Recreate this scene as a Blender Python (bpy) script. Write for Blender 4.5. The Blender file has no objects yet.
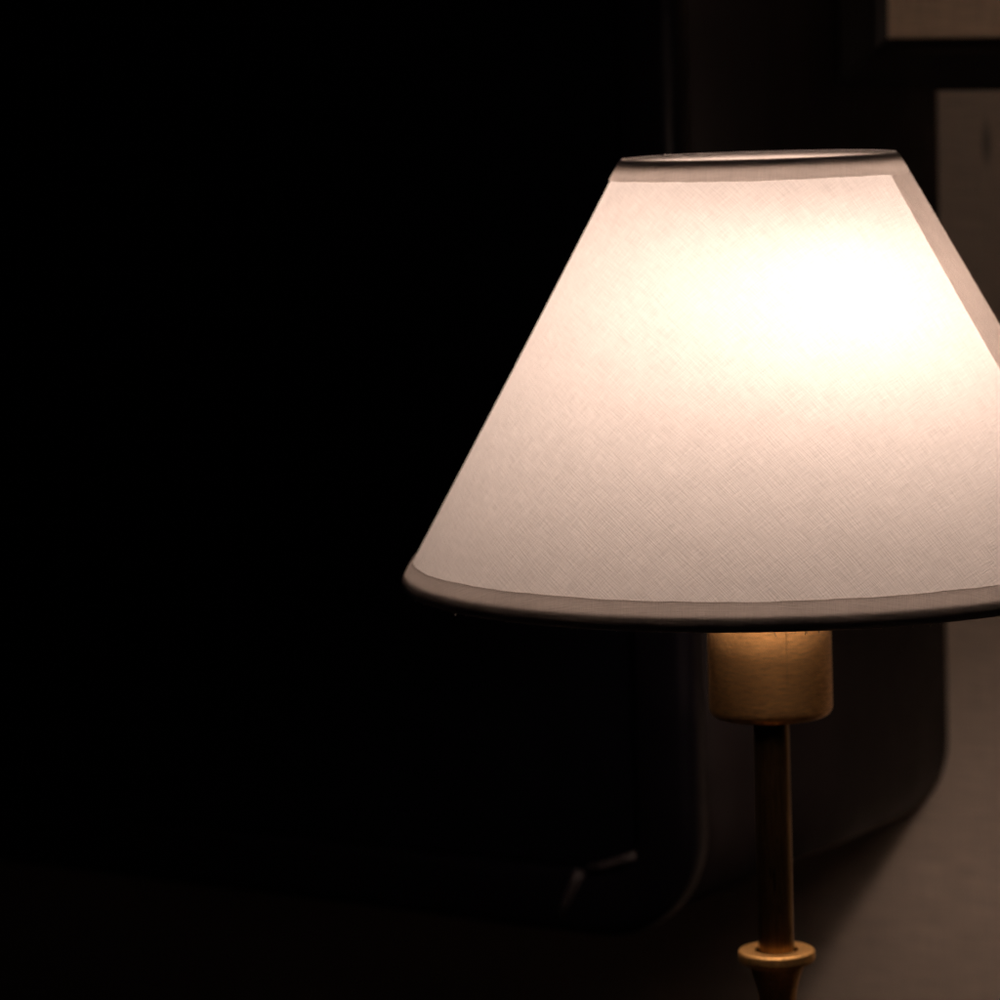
import bpy, bmesh, math, random
from mathutils import Vector, Matrix
R = math.radians
random.seed(7)
sc = bpy.context.scene
col = sc.collection

# ------------------------------------------------------------------ render
sc.render.engine = 'CYCLES'
sc.cycles.use_denoising = True
sc.cycles.denoiser = 'OPENIMAGEDENOISE'
sc.cycles.denoising_prefilter = 'NONE'
sc.cycles.denoising_input_passes = 'RGB_ALBEDO_NORMAL'
sc.cycles.max_bounces = 14
sc.cycles.diffuse_bounces = 8
sc.cycles.transmission_bounces = 8
sc.cycles.sample_clamp_indirect = 6
sc.cycles.use_adaptive_sampling = False
vs = sc.view_settings
vs.view_transform = 'Standard'
vs.look = 'None'
vs.exposure = 0.0
vs.gamma = 1.0
vs.use_curve_mapping = False

world = bpy.data.worlds.new('World')
sc.world = world
world.use_nodes = True
bg = world.node_tree.nodes['Background']
bg.inputs['Color'].default_value = (.5, .38, .62, 1)
bg.inputs['Strength'].default_value = .0012

# ------------------------------------------------------------------ helpers
def tag(o, label=None, cat=None, group=None, kind=None):
    for k, v in (('label', label), ('category', cat), ('group', group), ('kind', kind)):
        if v:
            o[k] = v
    return o

def link(name, bm, mat, parent=None, smooth=True):
    me = bpy.data.meshes.new(name)
    bm.to_mesh(me)
    bm.free()
    if smooth:
        for p in me.polygons:
            p.use_smooth = True
    me.materials.append(mat)
    o = bpy.data.objects.new(name, me)
    col.objects.link(o)
    if parent:
        o.parent = parent
    return o

def empty(name, loc, rz=0):
    o = bpy.data.objects.new(name, None)
    o.empty_display_size = .03
    col.objects.link(o)
    o.location = loc
    o.rotation_euler = (0, 0, rz)
    return o

def lathe(prof, seg=96, bm=None, a0=0.0, a1=2*math.pi, off=(0, 0)):
    """revolve (r, z) points round z; full turn closes"""
    bm = bm or bmesh.new()
    full = abs(a1 - a0 - 2*math.pi) < 1e-6
    n = seg if full else seg + 1
    rings = []
    for r, z in prof:
        if r < 1e-7:
            rings.append([bm.verts.new((off[0], off[1], z))])
        else:
            rings.append([bm.verts.new((off[0] + r*math.cos(a0 + (a1-a0)*i/seg),
                                        off[1] + r*math.sin(a0 + (a1-a0)*i/seg), z)) for i in range(n)])
    for A, B in zip(rings, rings[1:]):
        for i in range(seg):
            j = (i + 1) % n
            if len(A) == 1 and len(B) == 1:
                continue
            if len(A) == 1:
                bm.faces.new((A[0], B[j], B[i]))
            elif len(B) == 1:
                bm.faces.new((A[i], A[j], B[0]))
            else:
                bm.faces.new((A[i], A[j], B[j], B[i]))
    return bm

def arc(cx, cz, r, a0, a1, n=10):
    return [(cx + r*math.cos(R(a0 + (a1-a0)*i/n)), cz + r*math.sin(R(a0 + (a1-a0)*i/n))) for i in range(n+1)]

def torus(R0, z, r, seg=128, ns=14, bm=None):
    p = [(R0 + r*math.cos(2*math.pi*i/ns), z + r*math.sin(2*math.pi*i/ns)) for i in range(ns)]
    return lathe(p + [p[0]], seg, bm)

def tube(bm, pts, r, ns=8):
    rings = []
    pts = [Vector(p) for p in pts]
    for i, p in enumerate(pts):
        d = (pts[min(i+1, len(pts)-1)] - pts[max(i-1, 0)]).normalized()
        a = d.orthogonal().normalized() if i == 0 else (prev - d*prev.dot(d)).normalized()
        prev = a
        b = d.cross(a)
        rings.append([bm.verts.new(p + (a*math.cos(2*math.pi*k/ns) + b*math.sin(2*math.pi*k/ns))*r) for k in range(ns)])
    for A, B in zip(rings, rings[1:]):
        for k in range(ns):
            bm.faces.new((A[k], A[(k+1) % ns], B[(k+1) % ns], B[k]))
    bm.faces.new(rings[0][::-1])
    bm.faces.new(rings[-1])
    return bm

def box(bm, x0, x1, y0, y1, z0, z1):
    v = [bm.verts.new((x, y, z)) for z in (z0, z1) for y in (y0, y1) for x in (x0, x1)]
    for f in ((0, 2, 3, 1), (4, 5, 7, 6), (0, 1, 5, 4), (2, 6, 7, 3), (0, 4, 6, 2), (1, 3, 7, 5)):
        bm.faces.new([v[i] for i in f])
    return bm

class Mat:
    def __init__(s, name):
        s.m = bpy.data.materials.new(name)
        s.m.use_nodes = True
        s.t = s.m.node_tree
        s.b = s.t.nodes['Principled BSDF']
        s.out = s.t.nodes['Material Output']
    def n(s, typ, **kw):
        nd = s.t.nodes.new(typ)
        for k, v in kw.items():
            setattr(nd, k, v)
        return nd
    def l(s, a, b):
        s.t.links.new(a, b)
    def mapped(s, src, scale=(1, 1, 1), rot=(0, 0, 0), loc=(0, 0, 0)):
        mp = s.n('ShaderNodeMapping')
        mp.inputs['Scale'].default_value = scale
        mp.inputs['Rotation'].default_value = rot
        mp.inputs['Location'].default_value = loc
        s.l(src, mp.inputs['Vector'])
        return mp.outputs[0]
    def noise(s, vec, scale=1.0, detail=2.0, rough=.5):
        nd = s.n('ShaderNodeTexNoise')
        nd.inputs['Scale'].default_value = scale
        nd.inputs['Detail'].default_value = detail
        nd.inputs['Roughness'].default_value = rough
        s.l(vec, nd.inputs['Vector'])
        return nd.outputs['Fac']
    def rng(s, v, a, b, c, d):
        nd = s.n('ShaderNodeMapRange')
        for i, x in enumerate((a, b, c, d)):
            nd.inputs[i+1].default_value = x
        s.l(v, nd.inputs[0])
        return nd.outputs[0]
    def math(s, op, a, b=None):
        nd = s.n('ShaderNodeMath', operation=op)
        for i, x in enumerate((a, b)):
            if x is None:
                continue
            if isinstance(x, (int, float)):
                nd.inputs[i].default_value = x
            else:
                s.l(x, nd.inputs[i])
        return nd.outputs[0]
    def mix(s, fac, a, b):
        nd = s.n('ShaderNodeMix', data_type='RGBA')
        if isinstance(fac, (int, float)):
            nd.inputs[0].default_value = fac
        else:
            s.l(fac, nd.inputs[0])
        for x, i in ((a, 6), (b, 7)):
            if isinstance(x, tuple):
                nd.inputs[i].default_value = (*x, 1)
            else:
                s.l(x, nd.inputs[i])
        return nd.outputs[2]
    def bump(s, h, strength, dist):
        nd = s.n('ShaderNodeBump')
        nd.inputs['Strength'].default_value = strength
        nd.inputs['Distance'].default_value = dist
        s.l(h, nd.inputs['Height'])
        return nd.outputs[0]

# ------------------------------------------------------------------ materials
def fabric(name, trans, colr, phi, weave=.14, cross=.00046):
    """woven cotton: threads run in the flat (unrolled) cloth, stored in the UV map, metres"""
    M = Mat(name)
    uv = M.n('ShaderNodeUVMap').outputs[0]
    def threads(ang, w, ln, seed):
        v = M.mapped(uv, rot=(0, 0, ang))
        v = M.mapped(v, scale=(1/w, 1/ln, 1), loc=(seed, seed*1.7, 0))
        return M.noise(v, 1.0, 2.0, .55)
    a = threads(phi, cross, .009, 3.1)
    b = threads(phi + math.pi/2, cross*.92, .007, 17.3)
    c = threads(phi, cross*1.1, .018, 41.0)       # occasional thick slub threads
    d = threads(phi + math.pi/2, cross*1.1, .012, 53.0)
    broad = M.noise(M.mapped(uv, scale=(55, 55, 1)), 1.0, 3.0, .6)
    slub = M.math('ADD', M.rng(c, .69, .80, 0, 1), M.rng(d, .71, .82, 0, 1))
    t = M.math('ADD', M.rng(a, .3, .7, -.5, .5), M.rng(b, .3, .7, -.5, .5))
    f = M.math('MULTIPLY', t, weave)
    f = M.math('SUBTRACT', f, M.math('MULTIPLY', slub, weave*1.2))
    f = M.math('ADD', f, M.rng(broad, .3, .7, -.025, .025))
    f = M.math('ADD', f, 1.0)
    sca = M.n('ShaderNodeVectorMath', operation='SCALE')
    sca.inputs[0].default_value = colr
    M.l(f, sca.inputs['Scale'])
    colo = sca.outputs[0]
    nrm = M.bump(M.math('ADD', t, M.math('MULTIPLY', slub, .6)), .24, .00025)
    tr = M.n('ShaderNodeBsdfTranslucent')
    di = M.n('ShaderNodeBsdfDiffuse')
    M.l(colo, tr.inputs['Color'])
    M.l(colo, di.inputs['Color'])
    M.l(nrm, tr.inputs['Normal'])
    M.l(nrm, di.inputs['Normal'])
    mx = M.n('ShaderNodeMixShader')
    mx.inputs[0].default_value = trans
    M.l(di.outputs[0], mx.inputs[1])
    M.l(tr.outputs[0], mx.inputs[2])
    M.l(mx.outputs[0], M.out.inputs['Surface'])
    return M.m

PHI = R(50)
m_cloth = fabric('cotton_shade', .30, (.755, .735, .715), PHI)
m_trim = fabric('cotton_trim', .55, (.82, .775, .745), PHI + R(45), weave=.10, cross=.00050)
m_seam = fabric('cotton_seam', .52, (.76, .71, .68), PHI + R(20), weave=.10, cross=.00050)

def brass(name, base, rough, scales, dark=.38, bump=.2, patina=.55, aniso=0):
    M = Mat(name)
    tc = M.n('ShaderNodeTexCoord').outputs['Object']
    s1 = M.noise(M.mapped(tc, scale=scales), 1.0, 3.0, .7)
    s2 = M.noise(M.mapped(tc, scale=tuple(x*.7 for x in scales), loc=(3, 5, 7)), 1.0, 2.0, .6)
    pt = M.noise(tc, 150.0, 4.0, .6)               # patina
    k = M.math('ADD', M.math('MULTIPLY', s1, .62), M.math('MULTIPLY', s2, .38))
    c = M.mix(M.rng(k, .40, .58, 0, 1), tuple(x*dark for x in base), base)
    c = M.mix(M.rng(pt, .5, .75, 0, patina), c, tuple(x*y for x, y in zip(base, (.40, .34, .28))))
    M.l(c, M.b.inputs['Base Color'])
    M.b.inputs['Metallic'].default_value = 1
    M.l(M.rng(k, .3, .7, rough + .12, rough - .08), M.b.inputs['Roughness'])
    M.l(M.bump(k, bump, .0003), M.b.inputs['Normal'])
    if aniso:                                      # turned on a lathe: grooves run round, the sheen spreads upwards
        tg = M.n('ShaderNodeTangent', direction_type='RADIAL', axis='Z')
        M.l(tg.outputs[0], M.b.inputs['Tangent'])
        M.b.inputs['Anisotropic'].default_value = aniso
        M.b.inputs['Anisotropic Rotation'].default_value = .25
    return M.m

m_socket = brass('brushed_brass', (.88, .50, .19), .34, (260, 260, 6500), .30, .25, .35, .5)
m_stem = brass('aged_brass', (.44, .27, .11), .31, (1400, 1400, 60), .5, .1)
m_collar = brass('polished_brass', (1.0, .60, .22), .42, (900, 900, 900), .75, .06, .35)
m_flange = brass('satin_brass', (1.0, .62, .24), .52, (700, 700, 700), .78, .05, .3)

M = Mat('steel_wire')
M.b.inputs['Base Color'].default_value = (.35, .33, .31, 1)
M.b.inputs['Metallic'].default_value = 1
M.b.inputs['Roughness'].default_value = .4
m_wire = M.m

M = Mat('bulb_glass')
em = M.n('ShaderNodeEmission')
em.inputs['Color'].default_value = (1, .735, .61, 1)
em.inputs['Strength'].default_value = 34
M.l(em.outputs[0], M.out.inputs['Surface'])
m_bulb = M.m

M = Mat('black_holder')
M.b.inputs['Base Color'].default_value = (.02, .02, .02, 1)
M.b.inputs['Roughness'].default_value = .4
m_holder = M.m

def lacquer(name, base, rough, coat=.5):
    M = Mat(name)
    tc = M.n('ShaderNodeTexCoord').outputs['Object']
    g = M.noise(M.mapped(tc, scale=(60, 60, 6)), 1.0, 4.0, .6)
    s = M.noise(tc, 35.0, 4.0, .65)
    M.l(M.mix(M.rng(g, .35, .7, 0, 1), base, tuple(x*1.5 for x in base)), M.b.inputs['Base Color'])
    M.l(M.rng(s, .3, .7, rough*.8, rough*1.3), M.b.inputs['Roughness'])
    M.b.inputs['Coat Weight'].default_value = coat
    M.b.inputs['Coat Roughness'].default_value = .12
    M.l(M.bump(g, .06, .0006), M.b.inputs['Normal'])
    return M.m

m_side = lacquer('dark_lacquer', (.012, .0085, .0085), .5, .05)
m_side.node_tree.nodes['Principled BSDF'].inputs['Specular IOR Level'].default_value = .3
m_front = lacquer('black_gloss', (.003, .0025, .004), .34, 0)
m_front.node_tree.nodes['Principled BSDF'].inputs['Specular IOR Level'].default_value = .22
m_panel = lacquer('black_panel', (.0025, .0025, .004), .12, .2)
m_frame = lacquer('ebony_wood', (.010, .008, .007), .38, .2)
m_table = lacquer('dark_table_wood', (.012, .007, .005), .35, .3)

def linen(name, base, mark=None):
    M = Mat(name)
    tc = M.n('ShaderNodeTexCoord').outputs['Object']
    h = M.noise(M.mapped(tc, scale=(40, 1, 900)), 1.0, 3.0, .6)
    v = M.noise(M.mapped(tc, scale=(900, 1, 45)), 1.0, 2.0, .6)
    blot = M.noise(M.mapped(tc, scale=(9, 9, 9)), 1.0, 4.0, .6)
    k = M.math('ADD', M.math('MULTIPLY', h, .62), M.math('MULTIPLY', v, .38))
    c = M.mix(M.rng(k, .35, .65, 0, 1), tuple(x*.74 for x in base), tuple(x*1.12 for x in base))
    c = M.mix(M.rng(blot, .4, .75, 0, .3), c, tuple(x*.7 for x in base))
    if mark:                                       # a small vertical scuff on the wallpaper
        for mx, mz, wx, wz in mark:
            q = M.n('ShaderNodeVectorMath', operation='LENGTH')
            M.l(M.mapped(tc, scale=(1/wx, 0, 1/wz), loc=(-mx/wx, 0, -mz/wz)), q.inputs[0])
            c = M.mix(M.rng(q.outputs['Value'], .35, 1.0, .75, 0), c, tuple(x*.25 for x in base))
    M.l(c, M.b.inputs['Base Color'])
    M.b.inputs['Roughness'].default_value = .85
    M.l(M.bump(k, .35, .0006), M.b.inputs['Normal'])
    return M.m

m_canvas = linen('picture_canvas', (.88, .68, .50))

# ------------------------------------------------------------------ camera
ZC = .53
F = 3650.0
PITCH, ROLL = R(6.75), R(1.8)
cd = bpy.data.cameras.new('camera')
cam = bpy.data.objects.new('camera', cd)
col.objects.link(cam)
cam.matrix_world = (Matrix.Translation((0, 0, ZC)) @ Matrix.Rotation(math.pi/2 - PITCH, 4, 'X')
                    @ Matrix.Rotation(-ROLL, 4, 'Z'))
cd.sensor_width = 36
cd.lens = 36*F/1000
cd.clip_start = .05
cd.clip_end = 50
cd.dof.use_dof = True
cd.dof.focus_distance = 1.088
cd.dof.aperture_fstop = 12
cd.dof.aperture_blades = 7
sc.camera = cam

# ------------------------------------------------------------------ the table lamp
LX, LY = .0874, 1.19
lamp = empty('table_lamp', (LX, LY, 0))
tag(lamp, 'brass table lamp with a lit cream cone shade in front of the dark cabinet', 'lamp')

ZT, ZB, RT, RB = .4992, .3608, .0446, .1216       # shade rims
SL = (RB - RT)/(ZT - ZB)
NR, NZ = 1/math.hypot(1, SL), SL/math.hypot(1, SL)
SINA = SL/math.hypot(1, SL)
SEAM = R(-14)                                     # azimuth of the seam

def cone(z, off=0.0):
    return RB - (z - ZB)*SL + off*NR, z + off*NZ

def waver(o, zs, amp):
    """hand-sewn edge: the rings nearest the seam wander up and down a little"""
    for v in o.data.vertices:
        if any(abs(v.co.z - z) < .0004 for z in zs):
            a = math.atan2(v.co.y, v.co.x)
            dz = amp*(.5*math.sin(5*a + .6) + .35*math.sin(17*a + 2) + .3*math.sin(43*a + 1) + .25*math.sin(89*a))
            r = math.hypot(v.co.x, v.co.y)
            k = (r - dz*SL)/r
            v.co.x *= k
            v.co.y *= k
            v.co.z += dz

def unroll(o):
    """UV = flat pattern of the cone, in metres"""
    me = o.data
    uvl = me.uv_layers.new(name='flat_cloth')
    for p in me.polygons:
        cs = [me.vertices[i].co for i in p.vertices]
        az = [(math.atan2(c.y, c.x) - SEAM) % (2*math.pi) for c in cs]
        if max(az) - min(az) > math.pi:
            az = [a + 2*math.pi if a < math.pi else a for a in az]
        for li, c, a in zip(p.loop_indices, cs, az):
            rho = (RB + (ZB - c.z)*SL)/SINA if True else 0
            rho = rho + 0.0
            t = (a - R(260))*SINA
            uvl.data[li].uv = (rho*math.sin(t), rho*math.cos(t))

SEG = 192
shade = bpy.data.objects.new('lamp_shade', None)
prof = [cone(ZB + .0026 + (ZT - ZB - .0026)*i/48) for i in range(49)]
bm = lathe(prof, SEG)
# very slight unevenness of hand-stretched cloth
for v in bm.verts:
    a = math.atan2(v.co.y, v.co.x)
    k = math.sin(math.pi*(v.co.z - ZB)/(ZT - ZB))
    d = .00025*k*(math.sin(3*a + 1) + .7*math.sin(7*a + 2.4))
    v.co.x += d*math.cos(a)
    v.co.y += d*math.sin(a)
bpy.data.objects.remove(shade)
shade = link('lamp_shade', bm, m_cloth, lamp)
unroll(shade)

# top band: folded over the upper wire
RW = .0016
cT = cone(ZT - .0015, -RW + .0004)
bt = [cone(ZT - .0068, .0002), cone(ZT - .0066, .0005), cone(ZT - .0045, .0005), cone(ZT - .0026, .0004)]
bt += arc(cT[0], cT[1], RW, 28, 200, 14) + [cone(ZT - .0048, -.0024)]
o = link('top_trim', lathe(bt, SEG), m_trim, shade)
unroll(o)
waver(o, [cone(ZT - .0068)[1]], .00016)
o['label'] = 'narrow cream cloth band folded over the upper rim'
# bottom band rolled over the thicker lower wire
RL = .0026
cB = cone(ZB + .0037, -.0020)
bb = [cone(ZB + .0092, .0002), cone(ZB + .0090, .0005), cone(ZB + .0075, .0006), cone(ZB + .0052, .0006)]
bb += arc(cB[0], cB[1], RL, 28, -172, 16)

o = link('bottom_trim', lathe(bb[::-1], SEG), m_trim, shade)
unroll(o)
waver(o, [cone(ZB + .0091)[1]], .0002)
o['label'] = 'greyish rolled cloth band round the lower rim'
link('rim_wire', torus(cT[0], cT[1], .0014), m_wire, shade)
link('rim_wire', torus(cB[0], cB[1], .0023), m_wire, shade)

p = cone(ZB + .0090, .0004)
o = link('hem_fold', torus(p[0], p[1], .00014, SEG, 6), m_trim, shade)
unroll(o)
waver(o, [p[1]], .0002)

# overlapping seam strip down the right side
bm = bmesh.new()
rows = []
for i in range(33):
    t = i/32
    z = ZT - .0070 - (ZT - ZB - .0140)*t
    a0 = R(-35 + 9*t)
    a1 = R(4 - 3*t)
    row = []
    for j in range(13):
        a = a0 + (a1 - a0)*j/12
        r, zz = cone(z, .0005 if 0 < j < 12 else .0002)
        row.append(bm.verts.new((r*math.cos(a), r*math.sin(a), zz)))
    rows.append(row)
for A, B in zip(rows, rows[1:]):
    for j in range(12):
        bm.faces.new((A[j], B[j], B[j+1], A[j+1]))
o = link('seam_strip', bm, m_seam, shade)
unroll(o)
o['label'] = 'doubled cloth strip along the seam at the right edge'

# lint clinging to the lower roll
bm = bmesh.new()
for i in range(70):
    a = R(random.uniform(-178, 10))
    r = cB[0] + RL*.75*random.uniform(-.2, 1)
    p = Vector((r*math.cos(a), r*math.sin(a), cB[1] - RL*random.uniform(.8, 1.0)))
    L = random.choice((.0004, .0006, .001, .0016))
    d = Vector((random.gauss(0, 1), random.gauss(0, 1), random.gauss(-.4, .6))).normalized()
    tube(bm, [p, p + d*L*.5, p + d*L + Vector((0, 0, -.0002))], random.choice((.00006, .0001, .00015)), 5)
o = link('lint', bm, m_trim, shade)
o['kind'] = 'stuff'

# socket cup, bulb holder and bulb
ZS = .3145
RS = .0204
prof = [(0, ZS), (.0185, ZS)] 
prof = [(.0060, ZS), (RS - .0035, ZS)] + arc(RS - .0035, ZS + .0035, .0035, -90, 0, 8) + \
       [(RS, ZS + .02), (RS, ZS + .0560)] + arc(RS - .0006, ZS + .0560, .0006, 0, 90, 3) + \
       [(RS - .0018, ZS + .0566), (RS - .0018, ZS + .003), (.0060, ZS + .002)]
sock = link('socket_cup', lathe(prof, 128), m_socket, lamp)
bm = bmesh.new()
for k in range(2):                                 # fine slot line in the cup
    a = R(-79) + k*.011
    for z in (ZS + .013, ZS + .054):
        bm.verts.new(((RS + .00012)*math.cos(a), (RS + .00012)*math.sin(a), z))
bm.verts.ensure_lookup_table()
bm.faces.new([bm.verts[i] for i in (0, 2, 3, 1)])
link('slot_line', bm, m_stem, sock)
nut = link('nut', lathe([(.0058, ZS - .0016), (.0072, ZS - .0014), (.0076, ZS - .0004), (.0076, ZS + .0005)], 64), m_stem, sock)
link('bulb_holder', lathe([(0, ZS + .006), (.0150, ZS + .006), (.0150, ZS + .058), (.0135, ZS + .060), (0, ZS + .060)], 64), m_holder, sock)
bulb_c = Vector((.0080, -.0235, .4325))
bulb_b = Vector((.001, 0, ZS + .0585))
prof = [(0, 0), (.0115, 0), (.0118, .012)] + [(.0190*math.sin(R(x)), .0365 - .0190*math.cos(R(x))) for x in range(42, 181, 6)]
prof = [(r, z) for r, z in prof]
bm = lathe(prof, 48)
q = (bulb_c - bulb_b)
rot = Vector((0, 0, 1)).rotation_difference(q.normalized()).to_matrix().to_4x4()
bm.transform(Matrix.Translation(bulb_b) @ rot @ Matrix.Scale(q.length/.0365*1.0, 4, (0, 0, 1)))
bulb = link('bulb', bm, m_bulb, lamp)

# shade carrier: ring on the socket and three spokes at the lower rim
bm = torus(RS + .0016, ZS + .0500, .0015, 64, 10)
for k in range(3):
    a = R(100 + 120*k)
    c, s = math.cos(a), math.sin(a)
    r1 = cone(ZB + .004)[0] - .003
    tube(bm, [((RS + .001)*c, (RS + .001)*s, ZS + .050), (.05*c, .05*s, ZS + .0505), (r1*c, r1*s, ZB + .0035)], .0012)
link('shade_carrier', bm, m_wire, shade)

# stem
SR = .0059
ZCOL = .2357
link('stem', lathe([(SR, .229), (SR, ZS - .001)], 64), m_stem, lamp)
# collar: flat flange with a bored hole and rounded lip
RC = .0129
prof = [(SR + .0011, ZCOL - .0052), (SR + .0011, ZCOL - .0006)] + arc(SR + .0015, ZCOL - .0004, .0004, 180, 90, 4) + \
       [(SR + .0016, ZCOL + .00001), (SR + .0030, ZCOL + .00001), (RC - .0013, ZCOL + .00001)] + arc(RC - .0011, ZCOL - .0011, .0011, 90, 0, 6) + arc(RC - .0016, ZCOL - .0028, .0016, 0, -70, 8) + \
       [(RC - .0026, ZCOL - .0047), (RC - .0034, ZCOL - .0052)]
link('collar', lathe(prof, 96), m_flange, lamp)
# turned baluster down to the foot, below the picture
neck = [(RC - .0034, ZCOL - .0052), (.0086, ZCOL - .0072), (.0074, ZCOL - .0108), (.0062, ZCOL - .016), (.0058, ZCOL - .025),
        (.0062, ZCOL - .037), (.0080, ZCOL - .050), (.0120, ZCOL - .066), (.0170, ZCOL - .083), (.0200, ZCOL - .100),
        (.0190, ZCOL - .118), (.0140, ZCOL - .136), (.0090, ZCOL - .150), (.0078, ZCOL - .160), (.0100, ZCOL - .166), (.0140, ZCOL - .170),
        (.0150, ZCOL - .175), (.0130, ZCOL - .180), (.0150, ZCOL - .188), (.0240, ZCOL - .200), (.0400, ZCOL - .212), (.0600, .0160)]
def smooth_prof(p, n=6):
    out = []
    for i in range(len(p) - 1):
        p0, p1, p2, p3 = p[max(i-1, 0)], p[i], p[i+1], p[min(i+2, len(p)-1)]
        for k in range(n):
            t = k/n
            out.append(tuple(.5*((2*b) + (-a + c)*t + (2*a - 5*b + 4*c - d)*t*t + (-a + 3*b - 3*c + d)*t**3)
                             for a, b, c, d in zip(p0, p1, p2, p3)))
    return out + [p[-1]]
link('baluster', lathe(smooth_prof(neck), 96), m_collar, lamp)
link('foot', lathe([(.0600, .0160), (.0660, .0145), (.0690, .0100), (.0690, .0020), (.0670, 0), (0, 0)], 96), m_collar, lamp)

# ------------------------------------------------------------------ wall, cabinet, picture
ANG = R(-34)
BX, BY = .1929, 1.568                              # where the cabinet's right side meets the wall
M4 = Matrix.Translation((BX, BY, 0)) @ Matrix.Rotation(ANG, 4, 'Z')

m_wall = linen('linen_wallpaper', (.86, .73, .61), mark=[(.045, .4855, .0022, .007), (.022, .492, .003, .012)])
bm = bmesh.new()
box(bm, -2.2, 1.6, 0, .1, -.75, 1.6)
wall = link('wall', bm, m_wall, None, False)
wall.matrix_world = M4
tag(wall, kind='structure')

# table the lamp stands on
bm = bmesh.new()
box(bm, -.85, .85, -.62, -.012, -.03, 0)
bmesh.ops.bevel(bm, geom=[e for e in bm.edges], offset=.004, segments=3, affect='EDGES')
tab = link('table_top', bm, m_table, None, False)
tab.matrix_world = M4 @ Matrix.Translation((0, 0, -.0006))
tag(tab, kind='structure')

cab = empty('wall_cabinet', (BX, BY, 0), ANG)
tag(cab, 'glossy black cabinet with rounded corners on the wall behind the lamp', 'cabinet')
ZC0, ZC1 = ZC - .338, ZC + .30
CW, CD, CR = .80, .224, .042

def rrect(x0, x1, z0, z1, r, n=10):
    pts = []
    for cx, cz, a in ((x1 - r, z0 + r, -90), (x1 - r, z1 - r, 0), (x0 + r, z1 - r, 90), (x0 + r, z0 + r, 180)):
        pts += [(cx + r*math.cos(R(a + 90*i/n)), cz + r*math.sin(R(a + 90*i/n))) for i in range(n + 1)]
    return pts

def shell(loops, cap0=False, cap1=False):
    """loops: list of (y, inset) on the rounded rectangle, walked in order"""
    bm = bmesh.new()
    rings = []
    for y, ins in loops:
        rings.append([bm.verts.new((x, y, z)) for x, z in rrect(-CW + ins, -ins, ZC0 + ins, ZC1 - ins, max(CR - ins, .002))])
    for A, B in zip(rings, rings[1:]):
        n = len(A)
        for i in range(n):
            bm.faces.new((A[i], A[(i+1) % n], B[(i+1) % n], B[i]))
    if cap0:
        bm.faces.new(rings[0])
    if cap1:
        bm.faces.new(rings[-1])
    bmesh.ops.recalc_face_normals(bm, faces=bm.faces)
    return bm

link('cabinet_body', shell([(-.001, .004), (-.001, .0005), (-.003, 0), (-0.2100, 0), (-0.2100, .006)], cap0=True), m_side, cab)
# front frame: a rounded gloss moulding
fr = [(-0.2105, .004), (-0.2105, -.0015), (-0.2125, -.003), (-0.2190, -.003)]
fr += [(-0.2190 - .006*math.sin(R(a)), .003 - .006*math.cos(R(a))) for a in range(15, 91, 15)]
fr += [(-0.2250, .019), (-0.2242, .0212), (-0.2225, .0222), (-0.2160, .0224)]
link('front_frame', shell(fr), m_front, cab)
link('front_panel', shell([(-0.2165, .0226), (-0.2175, .0236)], cap1=True), m_panel, cab, False)

# lamp highlight on the frame's lower corner, put in as paler raised beads
M = Mat('glint_lacquer')
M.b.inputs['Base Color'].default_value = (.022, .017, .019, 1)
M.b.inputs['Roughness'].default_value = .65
m_glint = M.m
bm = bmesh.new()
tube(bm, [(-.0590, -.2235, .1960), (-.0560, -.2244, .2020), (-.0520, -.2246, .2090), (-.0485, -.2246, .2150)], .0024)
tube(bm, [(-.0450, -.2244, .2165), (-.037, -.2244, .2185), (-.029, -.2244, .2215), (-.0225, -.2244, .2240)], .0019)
o = link('painted_glint', bm, m_glint, cab)
o['label'] = 'painted highlight streak at the lower corner of the black frame'

# picture in a deep dark frame, at the top right
pic = empty('framed_picture', (0, 0, 0))
tag(pic, 'dark framed picture with a plain beige canvas hung at the upper right', 'picture')
PX, PZ = 0.0003, .5165                              # lower left outer corner
pic.matrix_world = M4 @ Matrix.Translation((PX, 0, PZ)) @ Matrix.Rotation(R(1.3), 4, 'Y')
W, H, FW, FD = .34, .42, .0208, .092
def bar_mesh(p0, p1, q0, q1):
    """one mitred bar: outer edge p0-p1, inner edge q0-q1 (x, z), profile stepped towards the canvas"""
    bm = bmesh.new()
    secs = []
    for (o_, i_) in ((p0, q0), (p1, q1)):
        P = lambda t: (o_[0] + (i_[0] - o_[0])*t, o_[1] + (i_[1] - o_[1])*t)
        pr = [(0, -.0015), (0, -FD + .003), (.10, -FD), (.72, -FD + .001), (.80, -FD + .003), (1, -FD + .0045), (1, -FD + .012), (.9, -.0015)]
        secs.append([bm.verts.new((P(t)[0], y, P(t)[1])) for t, y in pr])
    A, B = secs
    n = len(A)
    for i in range(n):
        bm.faces.new((A[i], A[(i+1) % n], B[(i+1) % n], B[i]))
    bm.faces.new(A[::-1])
    bm.faces.new(B)
    bmesh.ops.recalc_face_normals(bm, faces=bm.faces)
    return bm
g = .0002
oc = [(0, 0), (W, 0), (W, H), (0, H)]
ic = [(FW, FW), (W - FW, FW), (W - FW, H - FW), (FW, H - FW)]
for i in range(4):
    j = (i + 1) % 4
    d = Vector((oc[j][0] - oc[i][0], oc[j][1] - oc[i][1])).normalized()*g
    link('frame_bar', bar_mesh((oc[i][0] + d.x, oc[i][1] + d.y), (oc[j][0] - d.x, oc[j][1] - d.y),
                               (ic[i][0] + d.x, ic[i][1] + d.y), (ic[j][0] - d.x, ic[j][1] - d.y)), m_frame, pic, False)
bm = bmesh.new()
box(bm, FW - .001, W - FW + .001, -FD + .0055, -FD + .0085, FW - .001, H - FW + .001)
link('canvas', bm, m_canvas, pic, False)
